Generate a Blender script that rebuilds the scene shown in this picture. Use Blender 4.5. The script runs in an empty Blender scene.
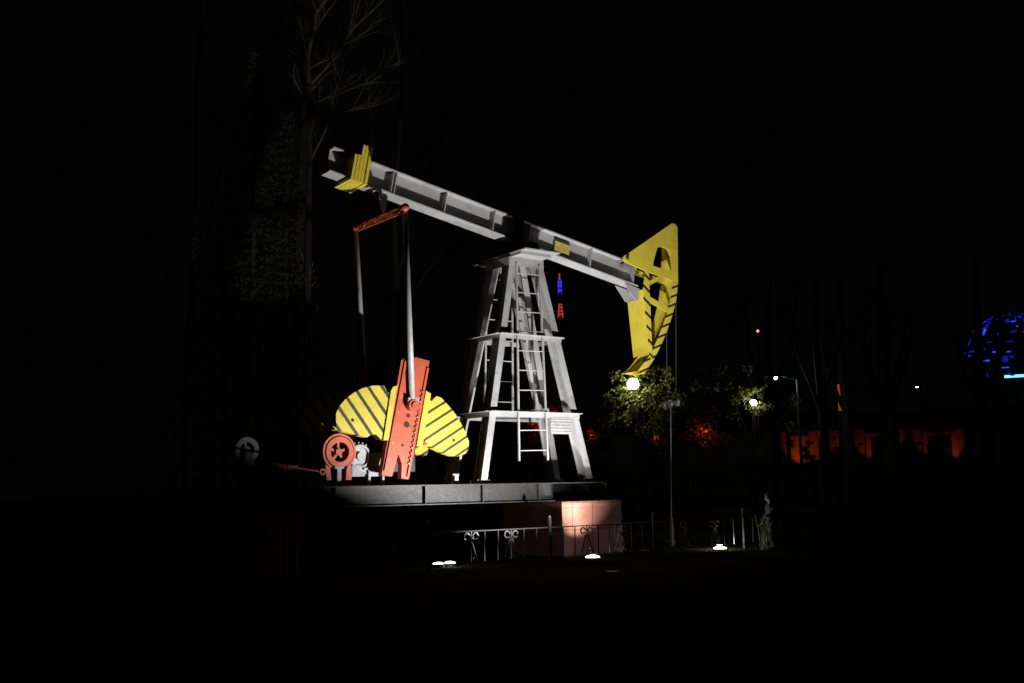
import bpy, bmesh, math, random
from mathutils import Vector, Matrix, Quaternion
random.seed(7)
R = math.radians
scn = bpy.context.scene
COL = scn.collection

# ------------------------------------------------------------------ materials
def mat(name, color, rough=0.55, metal=0.0, var=0.25, scale=3.0, bump=0.0, dirt=None, dirt_amt=0.5, spec=None):
    m = bpy.data.materials.new(name); m.use_nodes = True
    nt = m.node_tree; n = nt.nodes; l = nt.links
    b = n['Principled BSDF']
    b.inputs['Roughness'].default_value = rough
    b.inputs['Metallic'].default_value = metal
    if spec is not None: b.inputs['Specular IOR Level'].default_value = spec
    tc = n.new('ShaderNodeTexCoord'); nz = n.new('ShaderNodeTexNoise')
    nz.inputs['Scale'].default_value = scale; nz.inputs['Detail'].default_value = 8
    l.new(tc.outputs['Object'], nz.inputs['Vector'])
    rp = n.new('ShaderNodeValToRGB')
    c = Vector(color)
    rp.color_ramp.elements[0].position = 0.3; rp.color_ramp.elements[1].position = 0.7
    rp.color_ramp.elements[0].color = (*(c * (1 - var)), 1)
    rp.color_ramp.elements[1].color = (*[min(1, x) for x in c * (1 + var * 0.6)], 1)
    l.new(nz.outputs['Fac'], rp.inputs['Fac'])
    out = rp.outputs['Color']
    if dirt:
        n2 = n.new('ShaderNodeTexNoise'); n2.inputs['Scale'].default_value = scale * 2.7
        n2.inputs['Detail'].default_value = 12; n2.inputs['Roughness'].default_value = 0.75
        l.new(tc.outputs['Object'], n2.inputs['Vector'])
        r2 = n.new('ShaderNodeValToRGB')
        r2.color_ramp.elements[0].position = 0.52; r2.color_ramp.elements[1].position = 0.68
        r2.color_ramp.elements[0].color = (0, 0, 0, 1); r2.color_ramp.elements[1].color = (dirt_amt,) * 3 + (1,)
        l.new(n2.outputs['Fac'], r2.inputs['Fac'])
        mx = n.new('ShaderNodeMixRGB'); l.new(r2.outputs['Color'], mx.inputs['Fac'])
        l.new(out, mx.inputs['Color1']); mx.inputs['Color2'].default_value = (*dirt, 1)
        out = mx.outputs['Color']
    l.new(out, b.inputs['Base Color'])
    if bump:
        bp = n.new('ShaderNodeBump'); bp.inputs['Strength'].default_value = bump
        n3 = n.new('ShaderNodeTexNoise'); n3.inputs['Scale'].default_value = scale * 6; n3.inputs['Detail'].default_value = 6
        l.new(tc.outputs['Object'], n3.inputs['Vector']); l.new(n3.outputs['Fac'], bp.inputs['Height'])
        bp.inputs['Distance'].default_value = 0.02
        l.new(bp.outputs['Normal'], b.inputs['Normal'])
    m['out'] = 1
    return m

def stripes(name, base, dark, dx, dz, period, frac, phase=0.0, clip=None):
    """hazard stripes painted on the metal, in the thing's own X/Z coordinates"""
    m = mat(name, base, 0.45, 0, 0.12, 4, dirt=(0.25, 0.16, 0.03), dirt_amt=0.25)
    nt = m.node_tree; n = nt.nodes; l = nt.links; b = n['Principled BSDF']
    src = b.inputs['Base Color'].links[0].from_socket
    tc = n.new('ShaderNodeTexCoord'); sp = n.new('ShaderNodeSeparateXYZ'); l.new(tc.outputs['Object'], sp.inputs[0])
    def mth(op, a, bb):
        k = n.new('ShaderNodeMath'); k.operation = op
        for i, v in enumerate((a, bb)):
            if isinstance(v, (int, float)): k.inputs[i].default_value = v
            elif v is not None: l.new(v, k.inputs[i])
        return k.outputs[0]
    nx, nzv = dz, -dx; L = math.hypot(nx, nzv)
    v = mth('ADD', mth('MULTIPLY', sp.outputs['X'], nx / L / period), mth('MULTIPLY', sp.outputs['Z'], nzv / L / period))
    wob = n.new('ShaderNodeTexNoise'); wob.inputs['Scale'].default_value = 9; l.new(tc.outputs['Object'], wob.inputs['Vector'])
    v = mth('ADD', v, mth('MULTIPLY', wob.outputs['Fac'], 0.06))
    f = mth('FRACT', mth('ADD', v, 50 + phase), None)
    s = mth('LESS_THAN', f, frac)
    mx = n.new('ShaderNodeMixRGB'); l.new(s, mx.inputs['Fac']); l.new(src, mx.inputs['Color1'])
    mx.inputs['Color2'].default_value = (*dark, 1); l.new(mx.outputs['Color'], b.inputs['Base Color'])
    return m

def emit(name, color, strength, var=False):
    m = bpy.data.materials.new(name); m.use_nodes = True
    b = m.node_tree.nodes['Principled BSDF']
    b.inputs['Base Color'].default_value = (0.02, 0.02, 0.02, 1)
    b.inputs['Emission Color'].default_value = (*color, 1)
    b.inputs['Emission Strength'].default_value = strength
    return m

M = dict(
    silver=mat('silver_paint', (0.27, 0.27, 0.275), 0.5, 0.0, 0.2, 2.0, 0.2, (0.12, 0.09, 0.07), 0.5),
    beam=mat('beam_paint', (0.37, 0.37, 0.375), 0.5, 0.0, 0.18, 1.2, 0.2, (0.14, 0.11, 0.08), 0.5),
    deck=mat('deck_paint', (0.016, 0.016, 0.016), 0.5, 0.0, 0.3, 1.5, 0.3, (0.04, 0.035, 0.03), 0.6),
    black=mat('black_paint', (0.010, 0.010, 0.010), 0.5, 0, 0.3),
    casing=mat('grey_casing', (0.26, 0.27, 0.28), 0.5, 0.1, 0.25, 5, 0.3, (0.1, 0.09, 0.08), 0.5),
    yellow=mat('yellow_paint', (0.74, 0.60, 0.06), 0.45, 0, 0.12, 2, 0.15, (0.34, 0.24, 0.05), 0.3),
    red=mat('red_paint', (0.38, 0.072, 0.033), 0.45, 0, 0.2, 4, 0.2, (0.22, 0.035, 0.02), 0.45),
    darkhole=mat('hole_black', (0.006, 0.006, 0.006), 0.8),
    steel=mat('steel', (0.45, 0.45, 0.46), 0.35, 0.8, 0.2, 6),
    rope=mat('wire', (0.16, 0.16, 0.17), 0.5, 0.6, 0.2, 20),
    fence=mat('fence_paint', (0.03, 0.03, 0.03), 0.4, 0.2, 0.3, 8, spec=0.4),
    scroll=mat('scroll_metal', (0.26, 0.25, 0.29), 0.3, 0.7, 0.3, 8),
    bark=mat('pale_bark', (0.13, 0.12, 0.105), 0.9, 0, 0.45, 6, 0.5, (0.05, 0.045, 0.04), 0.6),
    dark_shade_bark=mat('dark_shaded_bark', (0.028, 0.024, 0.02), 0.95, 0, 0.4, 6, 0.5),
    needle=mat('needles', (0.055, 0.06, 0.03), 0.8, 0, 0.4, 1.5),
    leaf=mat('leaves', (0.14, 0.165, 0.018), 0.6, 0, 0.5, 2.5),
    redleaf=mat('autumn_leaves', (0.08, 0.08, 0.03), 0.7, 0, 0.5, 1.5),
    wall=mat('pavilion_plaster', (0.26, 0.24, 0.22), 0.85, 0, 0.25, 0.7, 0.2),
    roofm=mat('pavilion_roof', (0.06, 0.05, 0.05), 0.9),
    concrete=mat('concrete', (0.28, 0.27, 0.26), 0.9, 0, 0.25, 2, 0.3),
    postm=mat('post_metal', (0.05, 0.055, 0.05), 0.5, 0.3),
    lamp=emit('floodlight_glow', (0.93, 0.90, 1.0), 7),
    globe=emit('globe_glow', (1.0, 0.97, 0.82), 16),
    cool=emit('street_glow', (0.9, 0.97, 1.0), 14),
    redlamp=emit('red_lamp_glow', (1.0, 0.12, 0.03), 6),
    blueled=emit('blue_led', (0.02, 0.05, 1.0), 1.6),
    bluedim=emit('blue_led_dim', (0.01, 0.03, 0.8), 0.35),
    cyanled=emit('cyan_led', (0.12, 0.5, 1.0), 3.0),
    towerblue=emit('tower_blue', (0.06, 0.04, 1.0), .9),
    towerred=emit('tower_red', (1.0, 0.07, 0.04), .75),
    orange=emit('orange_strip', (1.0, 0.10, 0.012), 0.32),
    orangedim=emit('orange_strip_dim', (1.0, 0.08, 0.01), 0.05),
    skin=mat('skin', (0.55, 0.34, 0.24), 0.5, 0, 0.08),
    hair=mat('hair', (0.22, 0.11, 0.04), 0.6, 0, 0.3, 30),
    jacket=mat('jacket_cloth', (0.03, 0.035, 0.06), 0.8, 0, 0.3, 12),
    trousers=mat('trouser_cloth', (0.02, 0.02, 0.025), 0.9, 0, 0.2),
    shoe=mat('shoe', (0.05, 0.05, 0.05), 0.6),
    stalk=mat('plant_leaf', (0.16, 0.22, 0.03), 0.5, 0, 0.3, 10),
    sign=mat('sign_yellow', (0.55, 0.42, 0.08), 0.5, 0, 0.1),
)
yel = (0.45, 0.37, 0.042); blk = (0.03, 0.028, 0.02)
M['wyellow'] = mat('weight_yellow', yel, .45, 0, .14, 3, .1, (.25, .16, .03), .35)
M['haz_l'] = stripes('hazard_left', yel, blk, 1.23, -1.62, 0.265, 0.27, 0.15)
M['haz_r'] = stripes('hazard_right', yel, blk, 1.235, 0.70, 0.228, 0.24, 0.55)
M['haz_rear'] = stripes('hazard_rear', (0.74, 0.61, 0.07), blk, 1.2, -0.9, 0.27, 0.27, 0.0)
M['haz_arc'] = stripes('hazard_arc', (0.74, 0.61, 0.07), blk, 1.2, 0.45, 0.215, 0.27, 0.0)

# polished red granite with slab joints
def granite():
    m = mat('red_granite', (0.46, 0.225, 0.165), 0.28, 0, 0.35, 1.2, dirt=(0.13, 0.04, 0.03), dirt_amt=0.4)
    nt = m.node_tree; n = nt.nodes; l = nt.links; b = n['Principled BSDF']
    src = b.inputs['Base Color'].links[0].from_socket
    tc = n.new('ShaderNodeTexCoord'); mp = n.new('ShaderNodeMapping'); l.new(tc.outputs['Object'], mp.inputs['Vector'])
    mp.inputs['Rotation'].default_value = (R(90), 0, 0)
    br = n.new('ShaderNodeTexBrick'); l.new(mp.outputs['Vector'], br.inputs['Vector'])
    br.offset = 0; br.inputs['Scale'].default_value = 1.0
    br.inputs['Brick Width'].default_value = 0.595; br.inputs['Row Height'].default_value = 0.61
    br.inputs['Mortar Size'].default_value = 0.012; br.inputs['Mortar Smooth'].default_value = 0.3
    br.inputs['Color1'].default_value = (1, 1, 1, 1); br.inputs['Color2'].default_value = (0.72, 0.68, 0.66, 1)
    br.inputs['Mortar'].default_value = (0.35, 0.3, 0.28, 1)
    mx = n.new('ShaderNodeMixRGB'); mx.blend_type = 'MULTIPLY'; mx.inputs['Fac'].default_value = 1
    l.new(src, mx.inputs['Color1']); l.new(br.outputs['Color'], mx.inputs['Color2'])
    vo = n.new('ShaderNodeTexNoise'); vo.inputs['Scale'].default_value = 60; l.new(tc.outputs['Object'], vo.inputs['Vector'])
    rr = n.new('ShaderNodeValToRGB'); rr.color_ramp.elements[0].position = .35; rr.color_ramp.elements[0].color = (.7, .65, .65, 1)
    rr.color_ramp.elements[1].position = .65; rr.color_ramp.elements[1].color = (1.0, 1.0, 1.0, 1); l.new(vo.outputs['Fac'], rr.inputs['Fac'])
    m2 = n.new('ShaderNodeMixRGB'); m2.blend_type = 'MULTIPLY'; m2.inputs['Fac'].default_value = 1
    l.new(mx.outputs['Color'], m2.inputs['Color1']); l.new(rr.outputs['Color'], m2.inputs['Color2'])
    l.new(m2.outputs['Color'], b.inputs['Base Color'])
    return m
M['granite'] = granite()

# lawn
def lawn():
    m = mat('lawn', (0.030, 0.031, 0.013), 0.95, 0, 0.5, 0.8, 0.0, (0.035, 0.03, 0.014), 0.6, spec=0.0)
    return m
M['lawn'] = lawn()
M['grass'] = mat('grass_blade', (.016, .018, .007), .9, 0, .5, 1.0, spec=0.0)

# ------------------------------------------------------------------ mesh helpers
class MB:
    def __init__(s): s.bm = bmesh.new()
    def box(s, c, size, rot=None):
        mt = Matrix.Translation(Vector(c)) @ (rot.to_4x4() if rot else Matrix()) @ Matrix.Diagonal((*size, 1))
        bmesh.ops.create_cube(s.bm, size=1, matrix=mt); return s
    def prism(s, pts, y0, y1, axis='y'):
        """polygon in X/Z extruded along Y"""
        a = [s.bm.verts.new((p[0], y0, p[1])) for p in pts]; b = [s.bm.verts.new((p[0], y1, p[1])) for p in pts]
        s.bm.faces.new(a); s.bm.faces.new(list(reversed(b)))
        for i in range(len(pts)):
            j = (i + 1) % len(pts); s.bm.faces.new((a[j], a[i], b[i], b[j]))
        return s
    def frame(s, outer, inner, y0, y1):
        """ring between two polygons with the same number of points"""
        n = len(outer)
        O0 = [s.bm.verts.new((p[0], y0, p[1])) for p in outer]; O1 = [s.bm.verts.new((p[0], y1, p[1])) for p in outer]
        I0 = [s.bm.verts.new((p[0], y0, p[1])) for p in inner]; I1 = [s.bm.verts.new((p[0], y1, p[1])) for p in inner]
        for i in range(n):
            j = (i + 1) % n
            s.bm.faces.new((O0[i], O0[j], I0[j], I0[i])); s.bm.faces.new((O1[j], O1[i], I1[i], I1[j]))
            s.bm.faces.new((O0[j], O0[i], O1[i], O1[j])); s.bm.faces.new((I0[i], I0[j], I1[j], I1[i]))
        return s
    def tube(s, p, q, r, r2=None, seg=10):
        p = Vector(p); q = Vector(q); d = q - p
        mt = Matrix.Translation((p + q) / 2) @ d.to_track_quat('Z', 'Y').to_matrix().to_4x4()
        bmesh.ops.create_cone(s.bm, cap_ends=True, segments=seg, radius1=r, radius2=r if r2 is None else r2, depth=d.length, matrix=mt); return s
    def path(s, pts, r, seg=8):
        for a, b in zip(pts, pts[1:]): s.tube(a, b, r, seg=seg)
        return s
    def bar(s, p, q, w, h, up=(0, 0, 1)):
        """square bar p->q, w across, h along up"""
        p = Vector(p); q = Vector(q); d = (q - p); L = d.length; z = d.normalized()
        x = Vector(up).cross(z).normalized(); y = z.cross(x)
        rot = Matrix((x, y, z)).transposed()
        return s.box((p + q) / 2, (w, h, L), rot)
    def hbeam(s, p, q, w, h, tf, tw, up):
        """H section: flanges face +-up, h apart, w wide"""
        p = Vector(p); q = Vector(q); z = (q - p).normalized()
        x = Vector(up).cross(z).normalized(); y = z.cross(x); rot = Matrix((x, y, z)).transposed(); L = (q - p).length; c = (p + q) / 2
        s.box(c + y * (h / 2 - tf / 2), (w, tf, L), rot); s.box(c - y * (h / 2 - tf / 2), (w, tf, L), rot)
        s.box(c, (tw, h - 2 * tf + .002, L), rot); return s
    def ring(s, c, R1, R2, y0, y1, seg=32, a0=0, a1=360):
        full = abs(a1 - a0) >= 360; n = seg
        P = []
        for i in range(n + (0 if full else 1)):
            t = R(a0 + (a1 - a0) * i / n); P.append((math.cos(t), math.sin(t)))
        V = [[s.bm.verts.new((c[0] + x * r, y, c[1] + z * r)) for (x, z) in P] for (r, y) in ((R1, y0), (R2, y0), (R2, y1), (R1, y1))]
        m = len(P)
        for i in range(m if full else m - 1):
            j = (i + 1) % m
            for k in range(4):
                s.bm.faces.new((V[k][i], V[k][j], V[(k + 1) % 4][j], V[(k + 1) % 4][i]))
        if not full:
            s.bm.faces.new([V[k][0] for k in range(4)]); s.bm.faces.new([V[k][-1] for k in (3, 2, 1, 0)])
        return s
    def disc(s, c, r, y0, y1, seg=24):
        return s.tube((c[0], y0, c[1]), (c[0], y1, c[1]), r, seg=seg)
    def ball(s, c, r, seg=16, sc=(1, 1, 1)):
        bmesh.ops.create_uvsphere(s.bm, u_segments=seg, v_segments=max(6, seg // 2), radius=r, matrix=Matrix.Translation(Vector(c)) @ Matrix.Diagonal((*sc, 1))); return s
    def build(s, name, m, parent=None, smooth=False, bevel=0):
        bmesh.ops.recalc_face_normals(s.bm, faces=s.bm.faces)
        me = bpy.data.meshes.new(name); s.bm.to_mesh(me); s.bm.free()
        if smooth:
            for p in me.polygons: p.use_smooth = True
        me.materials.append(M[m] if isinstance(m, str) else m)
        o = bpy.data.objects.new(name, me); COL.objects.link(o)
        if parent: o.parent = parent
        if bevel:
            b = o.modifiers.new('Bevel', 'BEVEL'); b.width = bevel; b.segments = 2; b.limit_method = 'ANGLE'
        return o

def tag(o, label=None, cat=None, group=None, kind=None):
    if label: o['label'] = label
    if cat: o['category'] = cat
    if group: o['group'] = group
    if kind: o['kind'] = kind
    return o
def empty(name, loc, rz=0):
    o = bpy.data.objects.new(name, None); COL.objects.link(o); o.location = loc; o.rotation_euler = (0, 0, rz); o.empty_display_size = .3
    return o
def copy_tree(o, parent=None):
    c = o.copy(); COL.objects.link(c)
    if parent: c.parent = parent
    for ch in list(o.children): copy_tree(ch, c)
    return c
def spot(name, loc, target, energy, angle, blend=0.5, color=(1, 1, 1), radius=0.08):
    L = bpy.data.lights.new(name, 'SPOT'); L.energy = energy; L.spot_size = R(angle); L.spot_blend = blend; L.color = color; L.shadow_soft_size = radius
    o = bpy.data.objects.new(name, L); COL.objects.link(o); o.location = loc
    o.rotation_euler = (Vector(target) - Vector(loc)).to_track_quat('-Z', 'Y').to_euler(); return o
def point(name, loc, energy, color=(1, 1, 1), radius=0.1):
    L = bpy.data.lights.new(name, 'POINT'); L.energy = energy; L.color = color; L.shadow_soft_size = radius
    o = bpy.data.objects.new(name, L); COL.objects.link(o); o.location = loc; return o

# ------------------------------------------------------------------ machine frame
TH = R(36); O = Vector((0.36, 25.0, 0))
U = Vector((math.cos(TH), math.sin(TH), 0)); V = Vector((-math.sin(TH), math.cos(TH), 0))
def W(a, b, z): return O + U * a + V * b + Vector((0, 0, z))

# ------------------------------------------------------------------ ground
bm = bmesh.new(); bmesh.ops.create_grid(bm, x_segments=1, y_segments=1, size=900)
me = bpy.data.meshes.new('ground'); bm.to_mesh(me); bm.free(); me.materials.append(M['lawn'])
g = bpy.data.objects.new('ground', me); COL.objects.link(g); g.location = (0, 300, 0); tag(g, kind='structure')

# sparse short grass near the fence line, uncountable
b_ = MB()
for i in range(26000):
    a = random.uniform(-9, 7.5); y = random.uniform(-3.6, 1.5)
    if -1.3 < y < 1.3 and (-7.9 < a < -6.3 or -.1 < a < 1.95): continue
    h = random.uniform(.015, .045); t = random.uniform(0, 6.28); w = .006
    p = W(a, y, 0); dx, dy = math.cos(t) * w, math.sin(t) * w; lx, ly = random.uniform(-.02, .02), random.uniform(-.02, .02)
    v1 = b_.bm.verts.new((p.x - dx, p.y - dy, 0)); v2 = b_.bm.verts.new((p.x + dx, p.y + dy, 0)); v3 = b_.bm.verts.new((p.x + lx, p.y + ly, h))
    b_.bm.faces.new((v1, v2, v3))
gr = b_.build('lawn_grass', 'grass'); tag(gr, 'short dim grass along the fence under the pumpjack', 'grass', kind='stuff')

# ------------------------------------------------------------------ plinths
def plinth(a0, a1, zt, label):
    t = empty('granite_plinth', W((a0 + a1) / 2, 0, 0), TH)
    c = MB().box((0, 0, (zt - .13) / 2), (a1 - a0 - .0, 2.3, zt - .13)).build('slab_cladding', 'granite', t, bevel=.008)
    MB().box((0, 0, zt - .065 + .0), (a1 - a0 + .012, 2.312, .128)).build('cap_stone', 'granite', t, bevel=.01)
    tag(t, label, 'plinth', 'red granite plinths under the pumpjack'); return t
plinth(0.03, 1.82, 1.25, 'brightly lit red granite plinth under the tower end of the pumpjack')
plinth(-7.75, -6.40, 1.25, 'unlit dark red granite plinth under the motor end of the pumpjack')

# ------------------------------------------------------------------ pumpjack
PJ = empty('pumpjack', O, TH)
tag(PJ, 'tall floodlit grey and yellow oil pumpjack with striped counterweights on granite plinths', 'pumpjack')

# base frame
bf = MB()
for y in (-.87, .87):
    z0, z1 = 1.262, 1.68; xa, xb = -7.6, (1.46 if y > 0 else -.01)
    xc = (xa + xb) / 2; L = xb - xa
    bf.box((xc, y, (z0 + z1) / 2), (L, .02, z1 - z0 - .04))
    bf.box(((xa + 1.46) / 2, y, z1 - .01), (1.46 - xa, .2, .022)); bf.box((xc, y, z0 + .011), (L, .2, .022))
    for x in (-7.2, -5.52, -3.45, -2.0, -.47) + ((.75,) if y > 0 else ()):
        for s in (-1, 1): bf.box((x, y + s * .052, (z0 + z1) / 2), (.016, .082, z1 - z0 - .05))
base = bf.build('base_frame', 'deck', PJ)
for x in (-7.5, -6.4, -5.2, -4.0, -2.9, -1.9, -.9):
    MB().box((x, 0, 1.47), (.12, 1.70, .30)).build('cross_member', 'deck', base)
for x in (.25, 1.3): MB().box((x, .2, 1.47), (.12, 1.30, .30)).build('cross_member', 'black', base)  # black here and on the web below imitates shade inside the recess
MB().box((.72, -.45, 1.46), (1.40, .02, .36)).build('shaded_inner_web', 'black', base)
MB().box((-3.06, 0, 1.66), (8.9, 1.5, .012)).build('deck_plate', 'deck', base)
MB().prism([(1.46, 1.66), (1.58, 1.66), (1.58, 1.50), (1.54, 1.50), (1.54, 1.63), (1.46, 1.63)], -.93, -.80).build('end_bracket', 'deck', base)
# channel seams
sb = MB().box((-2.55, -.72, 1.78), (.10, .1, .2)).box((-2.55, -.72, 1.89), (.16, .05, .03)).build('deck_bracket', 'casing', base)

# samson post
sp = MB().box((-.29, 0, 7.045), (1.04, 2.2, .025)).box((-.33, 0, 6.995), (.90, 1.75, .07)).build('samson_post', 'silver', PJ)
legs = [((-.70, -.32, 6.96), (-1.84, -.62, 1.70)), ((.04, -.32, 6.96), (1.22, -.62, 1.70)),
        ((-.70, .32, 6.96), (-1.84, .62, 1.70)), ((.04, .32, 6.96), (1.22, .62, 1.70))]
for p, q in legs:
    p = Vector(p); q = Vector(q)
    # H section, flanges facing the long sides of the machine
    lg = MB().hbeam(p, q, .17, .30, .02, .02, (0, 1, 0))
    lg.box((q.x, q.y, 1.692), (.40, .36, .02))
    for sx in (-1, 1):
        for sy in (-1, 1): lg.tube((q.x + sx * .15, q.y + sy * .13, 1.70), (q.x + sx * .15, q.y + sy * .13, 1.77), .022, seg=6)
    lg.build('leg', 'silver', sp)
def lerp_leg(i, z):
    p, q = map(Vector, legs[i]); t = (p.z - z) / (p.z - q.z); return p.lerp(q, t)
for z, ext, h in ((5.05, .05, .10), (3.235, .06, .12)):
    rb = MB()
    A, B, C_, D = [lerp_leg(i, z) for i in (0, 1, 2, 3)]
    for y, P, Q in ((-1, A, B), (1, C_, D)):
        yy = P.y + y * .165
        rb.box(((P.x + Q.x) / 2, yy, z), (Q.x - P.x + 2 * ext + .1, .014, h)); rb.box(((P.x + Q.x) / 2, yy + y * .05, z + h / 2), (Q.x - P.x + 2 * ext + .14, .11, .014))
    for P, Q, s in ((A, C_, -1), (B, D, 1)):
        xx = P.x + s * .10
        rb.box((xx, 0, z), (.014, (Q.y - P.y) + .34, h)); rb.box((xx + s * .05, 0, z + h / 2 - .001), (.11, (Q.y - P.y) + .36, .014))
    rb.build('ring_beam', 'silver', sp)
# stub pipe poking out at the tail side of the lower ring
MB().box((-1.95, .40, 3.19), (.75, .10, .09)).build('bracket_arm', 'silver', sp)
# diagonal inner members
dm = MB()
dm.bar((-.45, 0.1, 6.9), (.55, .3, 3.2), .09, .10, (0, 1, 0)); dm.build('brace', 'silver', sp)
MB().box((-.33, -.49, 6.86), (.98, .02, .20)).box((-.33, .49, 6.86), (.98, .02, .20)).box((-.83, 0, 6.86), (.02, .98, .20)).box((.17, 0, 6.86), (.02, .98, .20)).build('head_frame', 'silver', sp)
def ladder(p0, p1, q0, q1, n, zs=None, r=.022, rung=.013):
    """rails p0-p1 and q0-q1"""
    lb = MB(); p0, p1, q0, q1 = map(Vector, (p0, p1, q0, q1))
    lb.bar(p0, p1, r * 2, r * 1.6, (0, 1, 0)); lb.bar(q0, q1, r * 2, r * 1.6, (0, 1, 0))
    for i in range(n):
        t = (i + .5) / n
        lb.tube(p0.lerp(p1, t), q0.lerp(q1, t), rung, seg=6)
    return lb.build('ladder', 'silver', sp)
ladder((-.65, -.52, 6.80), (-.89, -.80, 2.18), (.02, -.52, 6.82), (-.07, -.80, 2.20), 10)
ladder((-.79, .50, 6.85), (-.92, .50, 3.38), (-.04, .50, 6.85), (-.10, .50, 3.38), 7)
# louvred white board under the lower ring
wb = MB().box((.42, -.70, 3.0), (.62, .02, .38))
for k in range(5): wb.box((.42, -.713, 2.86 + k * .07), (.60, .012, .012))
wb.build('louvred_board', 'silver', sp)
# saddle bearing on top
MB().box((-.05, 0, 7.12), (.5, .8, .07)).prism([(-.27, 7.15), (.17, 7.15), (.07, 7.40), (-.17, 7.40)], -.42, -.30).prism([(-.27, 7.15), (.17, 7.15), (.07, 7.40), (-.17, 7.40)], .30, .42).build('saddle_stand', 'black', sp)

# walking beam, local frame built around pivot
SL = R(-10.6); PIV = Vector((0, 0, 7.66))
wbm = MB(); RY = Matrix.Rotation(-SL, 3, 'Y')
def bp(s, y, h): return PIV + RY @ Vector((s, y, h))
Hh = .285
s0, s1 = -5.36, 3.62
sc = (s0 + s1) / 2; Ls = s1 - s0
wbm.box(bp(sc, 0, 0), (Ls, .022, 2 * Hh - .05), RY)
wbm.box(bp(sc, 0, Hh - .014), (Ls, .40, .028), RY); wbm.box(bp(sc, 0, -Hh + .014), (Ls, .40, .028), RY)
for s in (-3.84, -3.76, -2.42, -1.05, .02, 1.98, 3.45):
    for k in (-1, 1): wbm.box(bp(s, k * .10, 0), (.022, .17, 2 * Hh - .07), RY)
beam = wbm.build('walking_beam', 'beam', PJ)
# doubled reinforcement plates around pivot
MB().box(bp(-.36, -.201, 0), (.30, .02, 2 * Hh + .06), RY).box(bp(-.36, .201, 0), (.30, .02, 2 * Hh + .06), RY).build('pivot_plate', 'black', beam)
MB().disc((-.10, 7.33), .10, -.42, .42, 20).build('pivot_shaft', 'red', beam, True)
# yellow name plate, small and blank
MB().box(bp(1.08, -.125, .0), (.47, .012, .24), RY).build('name_plate', 'sign', beam)
MB().box(bp(1.08, -.112, .02), (.49, .012, .28), RY).build('plate_backing', 'black', beam)
MB().box(bp(1.08, -.130, .0), (.40, .006, .17), RY).build('plate_lettering_field', mat('sign_face', (.50, .40, .10), .5, 0, .5, 14), beam)
# end gusset + equalizer hanger
MB().prism([(3.05, 6.75), (3.55, 6.66), (3.52, 6.33), (3.38, 6.36)], -.19, -.165).prism([(3.05, 6.75), (3.55, 6.66), (3.52, 6.33), (3.38, 6.36)], .165, .19).box((3.46, 0, 6.47), (.03, .34, .26)).build('end_gusset', 'beam', beam)
MB().prism([(-4.05, 8.10), (-3.85, 8.06), (-3.92, 7.6), (-4.05, 7.6)], -.10, .10).build('equalizer_hanger', 'black', beam)
MB().tube(bp(-3.86, -.12, Hh), bp(-3.86, -.12, Hh + .07), .02).build('bolt', 'steel', beam)
MB().box(bp(-4.22, -.25, -Hh - .05), (.22, .10, .08), RY).box(bp(-4.1, -.25, -Hh - .14), (.04, .08, .2), RY).build('weight_clamp', 'beam', beam)

# tail weights: five plates hung across the beam
for i, (s, top) in enumerate(((-4.90, .22), (-4.82, .24), (-4.745, .49), (-4.67, .50), (-4.565, .50))):
    h0 = -.37
    MB().box(bp(s, 0, (top + h0) / 2), (.062, .78, top - h0), RY).build('tail_weight', 'yellow', PJ)

# horse head
hd = empty('horse_head', (0, 0, 0)); hd.parent = PJ
def arcpt(r, ang): return (math.cos(R(ang)) * r, 7.62 + math.sin(R(ang)) * r)
tri_o = [(2.90, 7.40), (4.70, 8.53), (4.84, 8.53), (4.91, 8.44), (4.845, 6.92), (3.66, 7.12), (2.98, 7.28)]
tri_i = [(3.97, 7.40), (4.14, 7.81), (4.30, 7.84), (4.60, 7.79), (4.655, 7.20), (3.955, 7.285), (3.958, 7.32)]
arc_o = [(4.845, 6.92), (4.75, 6.45), (4.60, 6.05), (4.40, 5.65), (4.15, 5.22), (3.85, 4.80), (3.50, 4.42)]
arc_i = [(4.66, 6.92), (4.56, 6.47), (4.42, 6.10), (4.24, 5.74), (4.01, 5.34), (3.79, 4.98), (3.24, 4.44)]
for y0, y1 in ((-.32, -.295), (.135, .16)):
    if y0 < 0: ch = MB().frame(tri_o, tri_i, y0, y1)
    else: ch = MB().frame([(3.10, 7.36), (4.66, 8.34), (4.88, 8.34), (4.845, 6.92), (3.66, 7.12)], [(3.62, 7.46), (4.56, 8.10), (4.74, 8.10), (4.70, 7.08), (3.80, 7.24)], y0, y1)
    ch.disc((2.99, 7.36), .10, y0 - .03, y0, 18).build('cheek_plate', 'yellow', hd)
    n = len(arc_o)
    m = MB()
    for i in range(n - 1):
        m.prism([arc_o[i], arc_o[i + 1], arc_i[i + 1], arc_i[i]], y0 - .001, y1 + .001)
    m.build('arc_rim', 'haz_arc' if y0 < 0 else 'yellow', hd)
    yr = (y0 - .002, y1 + .002) if y0 < 0 else (.295, .322)
    m = MB(); m.prism([(3.68, 7.12), (3.79, 7.10), (3.81, 4.86), (3.74, 4.78), (3.57, 6.60)], *yr)
    m.build('rear_rim', 'haz_rear' if y0 < 0 else 'yellow', hd)
    if y0 > 0: continue
    m = MB(); m.bar((3.64, (y0 + y1) / 2, 6.42), (4.42, (y0 + y1) / 2, 6.16), .02, .15, (0, 0, 1)); m.bar((3.66, (y0 + y1) / 2, 6.74), (4.28, (y0 + y1) / 2, 7.04), .02, .11, (0, 0, 1))
    m.build('brace', 'yellow', hd)
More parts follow.
